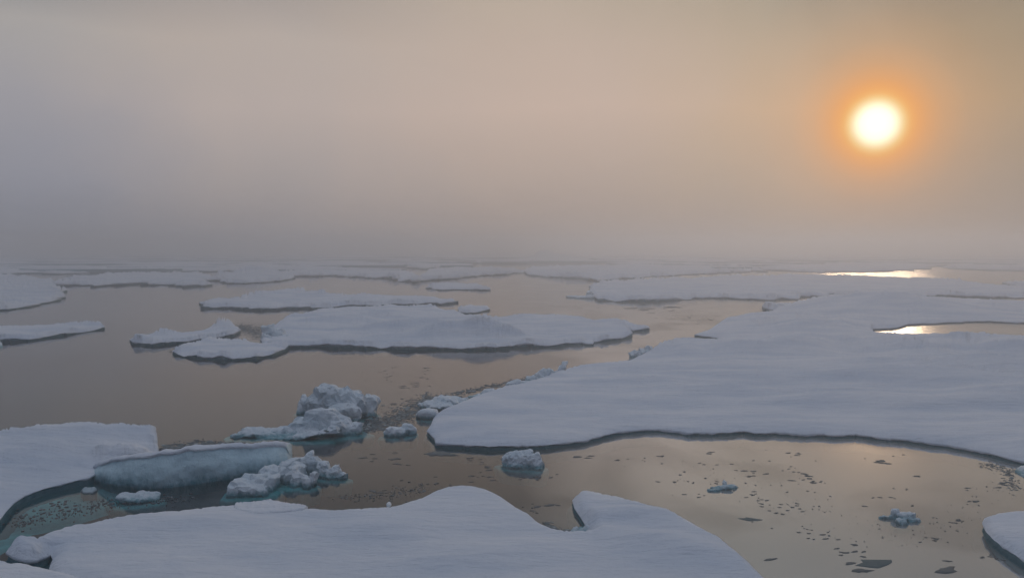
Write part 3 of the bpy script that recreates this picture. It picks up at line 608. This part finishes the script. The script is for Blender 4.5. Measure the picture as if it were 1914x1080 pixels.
# ================================================================ LOOSE BITS
FP = [np.array(f) for f in FOOT]
FB = [(f[:, 0].min()-.3, f[:, 0].max()+.3, f[:, 1].min()-.3, f[:, 1].max()+.3) for f in FP]
def on_water_many(Q):
    Q = np.asarray(Q, float); ok = np.ones(len(Q), bool)
    for f, b in zip(FP, FB):
        m_ = ok & (Q[:, 0] > b[0]) & (Q[:, 0] < b[1]) & (Q[:, 1] > b[2]) & (Q[:, 1] < b[3])
        if m_.any():
            k = np.where(m_)[0]; ok[k[inside(f, Q[k])]] = False
    return ok
def frag_mesh(name, seed, mat, t=.03, n=15, ecc=.30, spike=.55):
    rs = random.Random(seed); V = []; Fc = []; ring = []
    for k in range(n):
        a = 2*math.pi*(k+rs.uniform(-.3, .3))/n; r = .5*(1+spike*fbm(math.cos(a)*1.4+seed, math.sin(a)*1.4, seed, 4))*rs.uniform(.72, 1.25)
        ring.append((r*math.cos(a), r*ecc*2*math.sin(a)*.8))
    for f_, z_ in ((1.02, -.04), (1.0, t*.3), (.86, t), (.4, t*1.2)):
        for p in ring: V.append((p[0]*f_, p[1]*f_, z_+(rs.uniform(-.3, .5)*t if f_ < .9 else 0)))
    for q in range(3):
        for k in range(n):
            j = (k+1) % n; Fc.append([q*n+k, q*n+j, (q+1)*n+j, (q+1)*n+k])
    V.append((0, 0, t*1.3)); c = len(V)-1
    for k in range(n): Fc.append([3*n+k, 3*n+(k+1) % n, c])
    me = bpy.data.meshes.new(name); me.from_pydata(V, [], Fc); me.update(); me.materials.append(mat)
    me.polygons.foreach_set('use_smooth', [True]*len(me.polygons))
    return me
BM = [frag_mesh('ice_fragment', i, M['bit'], spike=.5+.05*i) for i in range(9)]
BP = [frag_mesh('ice_fragment', 20+i, M['bitgrey'], t=.02, n=9, ecc=.28, spike=.9) for i in range(4)]
# label, group, clusters (px, py, spread x, spread y, count, size in px)
POOLS = [
 ('small dark fragment of wet ice floating in the right hand foreground pool', 'dark fragments in the right hand pool',
  [(1093, 853, 18, 4, 4, 15), (1165, 856, 10, 4, 3, 12), (1240, 852, 12, 3, 2, 11), (1330, 845, 9, 4, 2, 12), (1400, 882, 22, 8, 9, 12), (1375, 865, 60, 6, 6, 7), (1483, 849, 11, 3, 3, 15), (1512, 897, 22, 9, 11, 12), (1478, 880, 20, 12, 5, 9), (1645, 863, 14, 4, 4, 19), (1712, 890, 9, 2, 2, 15),
   (1702, 914, 10, 2, 2, 8), (1650, 928, 25, 4, 5, 9), (1465, 945, 45, 14, 16, 8), (1410, 925, 18, 8, 7, 8), (1615, 945, 3, 2, 1, 14), (1530, 1003, 30, 8, 6, 10), (1590, 1030, 28, 9, 8, 13), (1500, 990, 40, 9, 7, 6), (1810, 912, 3, 2, 1, 20), (1872, 905, 16, 9, 9, 13), (1850, 868, 14, 4, 6, 8), (1820, 935, 14, 4, 3, 13), (1790, 975, 22, 8, 6, 10),
   (1745, 1005, 24, 6, 6, 10), (1860, 1043, 40, 8, 5, 10), (1765, 1045, 8, 3, 2, 13), (1300, 925, 30, 5, 4, 8), (1290, 900, 60, 8, 6, 6), (1570, 850, 120, 12, 7, 5), (1700, 960, 120, 40, 10, 5), (1230, 900, 3, 1, 1, 14)]),
 ('small dark fragment of wet ice floating between the crested chunk and the foreground floe', 'dark fragments round the crested chunk',
  [(1000, 893, 40, 6, 12, 9), (885, 865, 30, 8, 8, 12), (890, 887, 30, 6, 6, 11), (1018, 945, 16, 4, 3, 17), (985, 945, 25, 12, 6, 8), (800, 905, 60, 14, 14, 7), (715, 917, 14, 4, 3, 15), (735, 860, 20, 8, 6, 14), (690, 855, 20, 5, 4, 12)]),
 ('small dark fragment of ice floating on the open water beyond the large rounded lump', 'dark fragments beyond the rounded lump',
  [(792, 690, 14, 5, 4, 12), (800, 712, 25, 9, 8, 9), (725, 700, 30, 14, 9, 8), (765, 722, 18, 5, 5, 11), (650, 665, 60, 12, 8, 6), (735, 755, 12, 4, 3, 17), (845, 733, 9, 2, 1, 26), (680, 690, 40, 10, 6, 5)]),
 ('tiny dark fleck of ice on the central lead', 'flecks of ice on the central lead',
  [(1205, 578, 22, 2, 4, 22), (1265, 574, 22, 2, 4, 24), (1225, 583, 35, 4, 6, 10), (1310, 600, 18, 3, 4, 14), (1290, 598, 50, 12, 8, 6), (1020, 571, 25, 2, 6, 8), (965, 571, 5, 1, 1, 9), (1235, 625, 25, 5, 6, 9), (1030, 523, 5, 1, 1, 12), (910, 557, 20, 2, 3, 8), (900, 588, 20, 2, 5, 14)]),
 ('tiny fleck of ice on the open water at the left', 'flecks of ice at the left',
  [(225, 562, 12, 3, 4, 11), (273, 573, 5, 1, 1, 13), (305, 573, 30, 3, 4, 7), (222, 629, 3, 1, 1, 9), (470, 730, 3, 1, 1, 15), (445, 545, 25, 5, 6, 9), (660, 525, 25, 2, 3, 12)]),
 ('dark broken piece of ice behind the pointed snow peak', 'broken pieces behind the snow peak',
  [(350, 603, 22, 4, 12, 15), (290, 607, 14, 4, 5, 11), (330, 613, 25, 3, 6, 14), (375, 600, 15, 2, 4, 16)]),
]
nfrag = 0
rs = random.Random(11)
def place_frag(me, px, py, size, label, group):
    global nfrag
    x, y, _ = at(px, py); w = size*y/F
    o = bpy.data.objects.new('ice_fragment', me); COL.objects.link(o)
    o.location = (x, y, 0); o.scale = (w, w*rs.uniform(.8, 1.5), min(1.2, max(.35, w*.8))); o.rotation_euler[2] = rs.uniform(-.5, .5)+(math.pi if rs.random() < .5 else 0)
    tag(o, label, 'ice fragment', group); nfrag += 1
for label, group, cl in POOLS:
    for (px, py, ax, ay, n, size) in cl:
        c_ = [(px+rs.gauss(0, ax*.6), py+rs.gauss(0, ay*.6)) for _ in range(n*3)]
        ok = on_water_many([at(*q)[:2] for q in c_])
        for q in [c for c, k in zip(c_, ok) if k][:n]:
            if nfrag < 285: place_frag(rs.choice(BM), q[0], q[1], size*rs.uniform(.4, 1.1), label, group)
for (px, py, s, lab, pale, ec) in [
  (820, 848, 52, 'dark green pointed sheet of wet ice left of the crested chunk', 0, 1), (1403, 970, 36, 'grey-green forked sheet of wet ice alone amid the right hand pool', 1, 1), (1440, 1045, 24, 'dark oval flake of ice near the rim of the foreground floe, bottom centre right', 0, 1),
  (1635, 1052, 66, 'long grey angular sheet of wet ice near the bottom of the right hand pool', 1, 1), (1608, 1066, 38, 'dark brown-grey sheet of ice beside the long grey sheet at the bottom of the pool', 0, 1), (1768, 1066, 50, 'bent dark strip of ice at the bottom right, near the right edge floe', 0, 1), (1590, 1052, 22, 'thick dark flake touching the long grey sheet of ice on its left', 0, 1)]:
    place_frag((BP if pale else BM)[len(lab) % 4], px, py, s, lab, None)
    o = COL.objects[-1] if False else None

# slush and brash: uncountable crumbs of broken ice, one object per patch
def brash(label, path, n, size, seed, mats=('bit',), pale=.15, name='brash_ice'):
    rs = random.Random(seed); V = []; Fc = []; C_ = []
    for _ in range(n):
        t = rs.random()*(len(path)-1); i = int(t); f = t-i; a, b = path[i], path[i+1]
        px = a[0]*(1-f)+b[0]*f + rs.gauss(0, 1)*(a[2]*(1-f)+b[2]*f)*.5; py = a[1]*(1-f)+b[1]*f + rs.gauss(0, 1)*(a[3]*(1-f)+b[3]*f)*.5
        C_.append(at(px, py)[:2])
    ok = on_water_many(C_)
    for (x, y), k_ in zip(C_, ok):
        if not k_: continue
        w = size*y/F*(.25+1.5*rs.random()**3)*.42; k = rs.randint(6, 9); s = len(V); hh = rs.uniform(.008, .022)*(1+1.5*w); ph = rs.random()*6
        rr = [rs.uniform(.5, 1.25) for _ in range(k)]; ec = rs.uniform(.6, 1.5)
        tx, ty = rs.uniform(-.10, .10), rs.uniform(-.10, .10)
        for f_, z_ in ((1, -.03), (.95, hh*.6), (.6, hh)):
            for q in range(k):
                a_ = ph+2*math.pi*q/k; dx, dy = w*rr[q]*f_*math.cos(a_), w*rr[q]*f_*math.sin(a_)*ec
                V.append((x+dx, y+dy, z_+(dx*tx+dy*ty if z_ > 0 else 0)))
        for lv in range(2):
            for q in range(k):
                j = (q+1) % k; Fc.append([s+lv*k+q, s+lv*k+j, s+(lv+1)*k+j, s+(lv+1)*k+q])
        Fc.append([s+2*k+q for q in range(k)])
    ob = mesh_obj(name, V, Fc, M[mats[0]], smooth=False)
    if len(mats) > 1:
        for m_ in mats[1:]: ob.data.materials.append(M[m_])
        rs2 = random.Random(seed); cur = 0
        for p in ob.data.polygons:
            if len(p.vertices) > 4: cur = 1 if rs2.random() < pale else 0
            p.material_index = cur
    return tag(ob, label, 'brash ice', kind='stuff')
brash('loose brash ice strewn from the rounded lump to the tip of the big right floe', [(690, 800, 25, 8), (730, 785, 35, 16), (770, 770, 30, 16), (800, 745, 25, 8), (840, 745, 25, 7)], 1700, 8, 1, ('bit', 'bitpale'), .5)
brash('brash ice along the back rim of the big right floe tip', [(840, 740, 20, 5), (890, 728, 20, 4), (940, 718, 18, 3), (990, 706, 14, 3)], 320, 9, 2, ('bit', 'bitpale'), .25)
brash('dark brash ice packed behind the blue-green slab', [(300, 842, 14, 9), (340, 836, 25, 8), (390, 832, 25, 8), (440, 832, 25, 8), (500, 836, 18, 5)], 900, 11, 3, ('bit', 'bitpale', ), .2)
brash('brown-grey slush between the snow peak and the jagged white block', [(445, 612, 10, 8), (470, 618, 14, 12), (490, 622, 8, 12)], 900, 5, 4, ('bitpale', 'bit'), .4)
brash('slush and crumbs in the small pool at the left, in front of the tall block', [(20, 980, 25, 10), (90, 960, 50, 18), (180, 945, 55, 14), (260, 935, 50, 10), (340, 930, 50, 8)], 420, 6, 5, ('bit', 'bitpale'), .1)
brash('fine crumbs of ice near the rim of the foreground floe, below the pointed chunk', [(640, 930, 35, 6), (720, 925, 40, 8), (800, 908, 30, 10)], 170, 6, 6, ('bit', 'bitpale'), .25)
brash('crumbs of ice in the notch of the foreground floe', [(1015, 975, 8, 4), (1045, 992, 12, 4), (1085, 995, 14, 5)], 130, 9, 7, ('bitpale', 'bit'), .4)
brash('scattered crumbs of ice on the right hand pool', [(1180, 860, 90, 16), (1350, 900, 90, 22), (1500, 930, 110, 40), (1620, 1000, 110, 30), (1760, 1000, 90, 40), (1870, 900, 30, 25)], 240, 4, 8)
brash('slushy crumbs along the ice at the right edge under the big floe', [(1840, 866, 22, 5), (1885, 880, 16, 10), (1895, 915, 12, 14)], 220, 6, 9, ('bitpale', 'bit'), .5)
brash('crumbs of ice round the left end of the flat oval plate and jagged block', [(320, 655, 10, 4), (345, 662, 10, 2), (520, 650, 14, 4), (545, 644, 10, 3)], 160, 6, 10, ('bit', 'bitpale'), .3)
brash('line of crumbs on the central lead in front of the broad flat floe', [(1010, 571, 40, 2), (1200, 580, 60, 5), (1300, 595, 50, 12), (1350, 590, 20, 8)], 130, 5, 11)

# ================================================================ SETTING
def plane(name, size, z, mat, yc=0):
    v = [(-size, yc-size, z), (size, yc-size, z), (size, yc+size, z), (-size, yc+size, z)]
    return tag(mesh_obj(name, v, [[0, 1, 2, 3]], mat), kind='structure')
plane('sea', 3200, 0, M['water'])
plane('deep_water', 3200, -3.5, M['deep'])

hz = mesh_obj('haze', [(x, y, z) for z in (-4.6, 20.0) for y in (-3300, 3300) for x in (-3300, 3300)],
              [[0, 2, 3, 1], [4, 5, 7, 6], [0, 1, 5, 4], [1, 3, 7, 5], [3, 2, 6, 7], [2, 0, 4, 6]], None or M['deep'], smooth=False)
hz.data.materials.clear()
m, nt, nd, lk = new_mat('haze'); o = N(nd, 'ShaderNodeOutputMaterial'); v = N(nd, 'ShaderNodeVolumePrincipled')
v.inputs['Color'].default_value = (.985, .985, .985, 1); v.inputs['Density'].default_value = .0033; v.inputs['Anisotropy'].default_value = .6
lk.new(v.outputs[0], o.inputs['Volume']); hz.data.materials.append(m)
tag(hz, 'pale sea fog over the ice', 'fog', kind='stuff')

# ---------------------------------------------------------------- sky and light
sd = Vector(ray(1638, 232)).normalized()
SUN_EL = math.asin(sd.z); SUN_AZ = math.atan2(sd.x, sd.y)
w = bpy.data.worlds.new('World'); S.world = w; w.use_nodes = True
nt = w.node_tree; nd = nt.nodes; lk = nt.links; nd.clear()
out = N(nd, 'ShaderNodeOutputWorld'); tc = N(nd, 'ShaderNodeTexCoord')
nrm = N(nd, 'ShaderNodeVectorMath', operation='NORMALIZE'); lk.new(tc.outputs['Generated'], nrm.inputs[0])
sep = N(nd, 'ShaderNodeSeparateXYZ'); lk.new(nrm.outputs[0], sep.inputs[0])
az = N(nd, 'ShaderNodeMath', operation='ARCTAN2'); lk.new(sep.outputs['X'], az.inputs[0]); lk.new(sep.outputs['Y'], az.inputs[1])
cl = N(nd, 'ShaderNodeTexNoise', inp={'Scale': 2.2, 'Detail': 4.0, 'Roughness': .5, 'Distortion': .4}); lk.new(nrm.outputs[0], cl.inputs['Vector'])
wob = N(nd, 'ShaderNodeMath', operation='MULTIPLY_ADD', inp={1: .5, 2: -.25}); lk.new(cl.outputs['Fac'], wob.inputs[0])
az2 = N(nd, 'ShaderNodeMath', operation='ADD'); lk.new(az.outputs[0], az2.inputs[0]); lk.new(wob.outputs[0], az2.inputs[1])
azf = N(nd, 'ShaderNodeMath', operation='MULTIPLY_ADD', inp={1: 1/math.pi, 2: .5}); lk.new(az2.outputs[0], azf.inputs[0])
el = N(nd, 'ShaderNodeMath', operation='ARCSINE'); lk.new(sep.outputs['Z'], el.inputs[0])
eld = N(nd, 'ShaderNodeMath', operation='MULTIPLY_ADD', inp={1: 180/math.pi}); lk.new(el.outputs[0], eld.inputs[0])
wob2 = N(nd, 'ShaderNodeMath', operation='MULTIPLY_ADD', inp={1: 5.0, 2: -2.5}); lk.new(cl.outputs['Fac'], wob2.inputs[0]); lk.new(wob2.outputs[0], eld.inputs[2])
AZ = [.08, .319, .402, .5, .598, .681, .92]
BANDS = [(0.5, [(48, 57, 76), (133, 136, 148), (153, 147, 149), (163, 149, 143), (160, 145, 135), (145, 132, 124), (48, 57, 76)]),
         (4.0, [(50, 60, 79), (148, 149, 160), (168, 159, 157), (183, 165, 154), (181, 161, 143), (161, 145, 130), (50, 60, 79)]),
         (9.0, [(53, 63, 83), (160, 158, 164), (187, 174, 168), (201, 179, 165), (201, 174, 148), (175, 151, 123), (53, 63, 83)]),
         (13.5, [(56, 67, 88), (171, 166, 163), (185, 173, 165), (195, 176, 162), (187, 168, 147), (163, 146, 123), (56, 67, 88)]),
         (16.5, [(56, 67, 88), (135, 136, 139), (167, 158, 153), (189, 173, 158), (175, 161, 143), (149, 136, 121), (56, 67, 88)]),
         (20.5, [(58, 70, 92), (98, 106, 116), (116, 118, 120), (138, 135, 130), (140, 136, 127), (120, 116, 110), (58, 70, 92)]),
         (40.0, [(70, 84, 110), (130, 141, 160), (144, 152, 165), (152, 158, 167), (150, 155, 163), (134, 143, 157), (70, 84, 110)]),
         (78.0, [(213, 219, 235)]*7)]
prev = None; pe = None
for e_, cs in BANDS:
    r = ramp(nd, [(a, lin(*c)) for a, c in zip(AZ, cs)], 'B_SPLINE' if False else 'EASE'); lk.new(azf.outputs[0], r.inputs[0])
    if prev is None: prev = r.outputs[0]
    else:
        mr = N(nd, 'ShaderNodeMapRange', inp={'From Min': pe, 'From Max': e_}); lk.new(eld.outputs[0], mr.inputs[0])
        mx = N(nd, 'ShaderNodeMix', data_type='RGBA'); lk.new(mr.outputs[0], mx.inputs['Factor']); lk.new(prev, mx.inputs['A']); lk.new(r.outputs[0], mx.inputs['B'])
        prev = mx.outputs['Result']
    pe = e_
# uneven fog banks: soft, long, level streaks of denser and thinner fog
bm_ = N(nd, 'ShaderNodeMapping'); bm_.inputs['Scale'].default_value = (1, 1, 2.6); bm_.inputs['Rotation'].default_value = (0, .18, 0); lk.new(nrm.outputs[0], bm_.inputs[0])
bn = N(nd, 'ShaderNodeTexNoise', inp={'Scale': 1.9, 'Detail': 5.0, 'Roughness': .5, 'Distortion': .5}); lk.new(bm_.outputs[0], bn.inputs['Vector'])
br = ramp(nd, [(.3, (.94, .945, .955)), (.5, (1, 1, 1)), (.72, (1.0, .99, .98))]); lk.new(bn.outputs['Fac'], br.inputs[0])
bank = N(nd, 'ShaderNodeMix', data_type='RGBA', blend_type='MULTIPLY'); bank.inputs['Factor'].default_value = 1; lk.new(prev, bank.inputs['A']); lk.new(br.outputs[0], bank.inputs['B'])
dot = N(nd, 'ShaderNodeVectorMath', operation='DOT_PRODUCT'); lk.new(nrm.outputs[0], dot.inputs[0]); dot.inputs[1].default_value = sd
ac = N(nd, 'ShaderNodeMath', operation='ARCCOSINE'); lk.new(dot.outputs['Value'], ac.inputs[0])
ad = N(nd, 'ShaderNodeMath', operation='MULTIPLY', inp={1: 18/math.pi}); lk.new(ac.outputs[0], ad.inputs[0])   # 1.0 = 10 degrees from the sun
al = ramp(nd, [(0, (1, 1, 1)), (.17, (.98,)*3), (.22, (.84,)*3), (.29, (.60,)*3), (.38, (.35,)*3), (.52, (.15,)*3), (.72, (.05,)*3), (1.0, (0, 0, 0))]); lk.new(ad.outputs[0], al.inputs[0])
mo = N(nd, 'ShaderNodeMix', data_type='RGBA'); lk.new(al.outputs[0], mo.inputs['Factor']); lk.new(bank.outputs['Result'], mo.inputs['A']); mo.inputs['B'].default_value = (*lin(253, 168, 80), 1)
co = ramp(nd, [(0, (1, 1, 1)), (.13, (1, 1, 1)), (.16, (.80,)*3), (.195, (.45,)*3), (.23, (.15,)*3), (.28, (0, 0, 0))]); lk.new(ad.outputs[0], co.inputs[0])
cc = ramp(nd, [(0, (1, .92, .74)), (.09, (.95, .84, .60)), (.135, (.66, .54, .33)), (.165, (.58, .42, .18)), (.20, (.54, .31, .09)), (.28, (.52, .22, .05))]); lk.new(ad.outputs[0], cc.inputs[0])
cs_ = N(nd, 'ShaderNodeVectorMath', operation='SCALE'); cs_.inputs['Scale'].default_value = 1.8; lk.new(cc.outputs[0], cs_.inputs[0])
mc = N(nd, 'ShaderNodeMix', data_type='RGBA'); lk.new(co.outputs[0], mc.inputs['Factor']); lk.new(mo.outputs['Result'], mc.inputs['A']); lk.new(cs_.outputs[0], mc.inputs['B'])
bgf = N(nd, 'ShaderNodeBackground'); lk.new(mc.outputs['Result'], bgf.inputs[0])
sky = N(nd, 'ShaderNodeTexSky', sky_type='NISHITA', sun_disc=False, sun_elevation=SUN_EL, sun_rotation=SUN_AZ)
bgn = N(nd, 'ShaderNodeBackground', inp={'Strength': .05}); lk.new(sky.outputs[0], bgn.inputs[0])
ms = N(nd, 'ShaderNodeMixShader', inp={0: .985}); lk.new(bgn.outputs[0], ms.inputs[1]); lk.new(bgf.outputs[0], ms.inputs[2]); lk.new(ms.outputs[0], out.inputs[0])

L = bpy.data.lights.new('sun', 'SUN'); L.energy = .28; L.angle = math.radians(6); L.color = (1.0, .72, .46)
lo = bpy.data.objects.new('sun', L); COL.objects.link(lo); lo.rotation_euler = (-sd).to_track_quat('-Z', 'Y').to_euler()

cam = bpy.data.cameras.new('camera'); co_ = bpy.data.objects.new('camera', cam); COL.objects.link(co_)
co_.location = (0, 0, H); co_.rotation_euler = (math.pi/2-PITCH, 0, 0)
cam.sensor_width = 36; cam.lens = 36*F/1914; cam.clip_end = 20000; cam.clip_start = .1
S.camera = co_
S.view_settings.view_transform = 'Standard'; S.view_settings.look = 'None'; S.view_settings.exposure = 0; S.view_settings.gamma = 1
S.render.engine = 'CYCLES'
c = S.cycles
c.volume_bounces = 3; c.max_bounces = 8; c.transparent_max_bounces = 12; c.use_denoising = True; c.sample_clamp_indirect = 4
print('FRAGMENTS', nfrag)
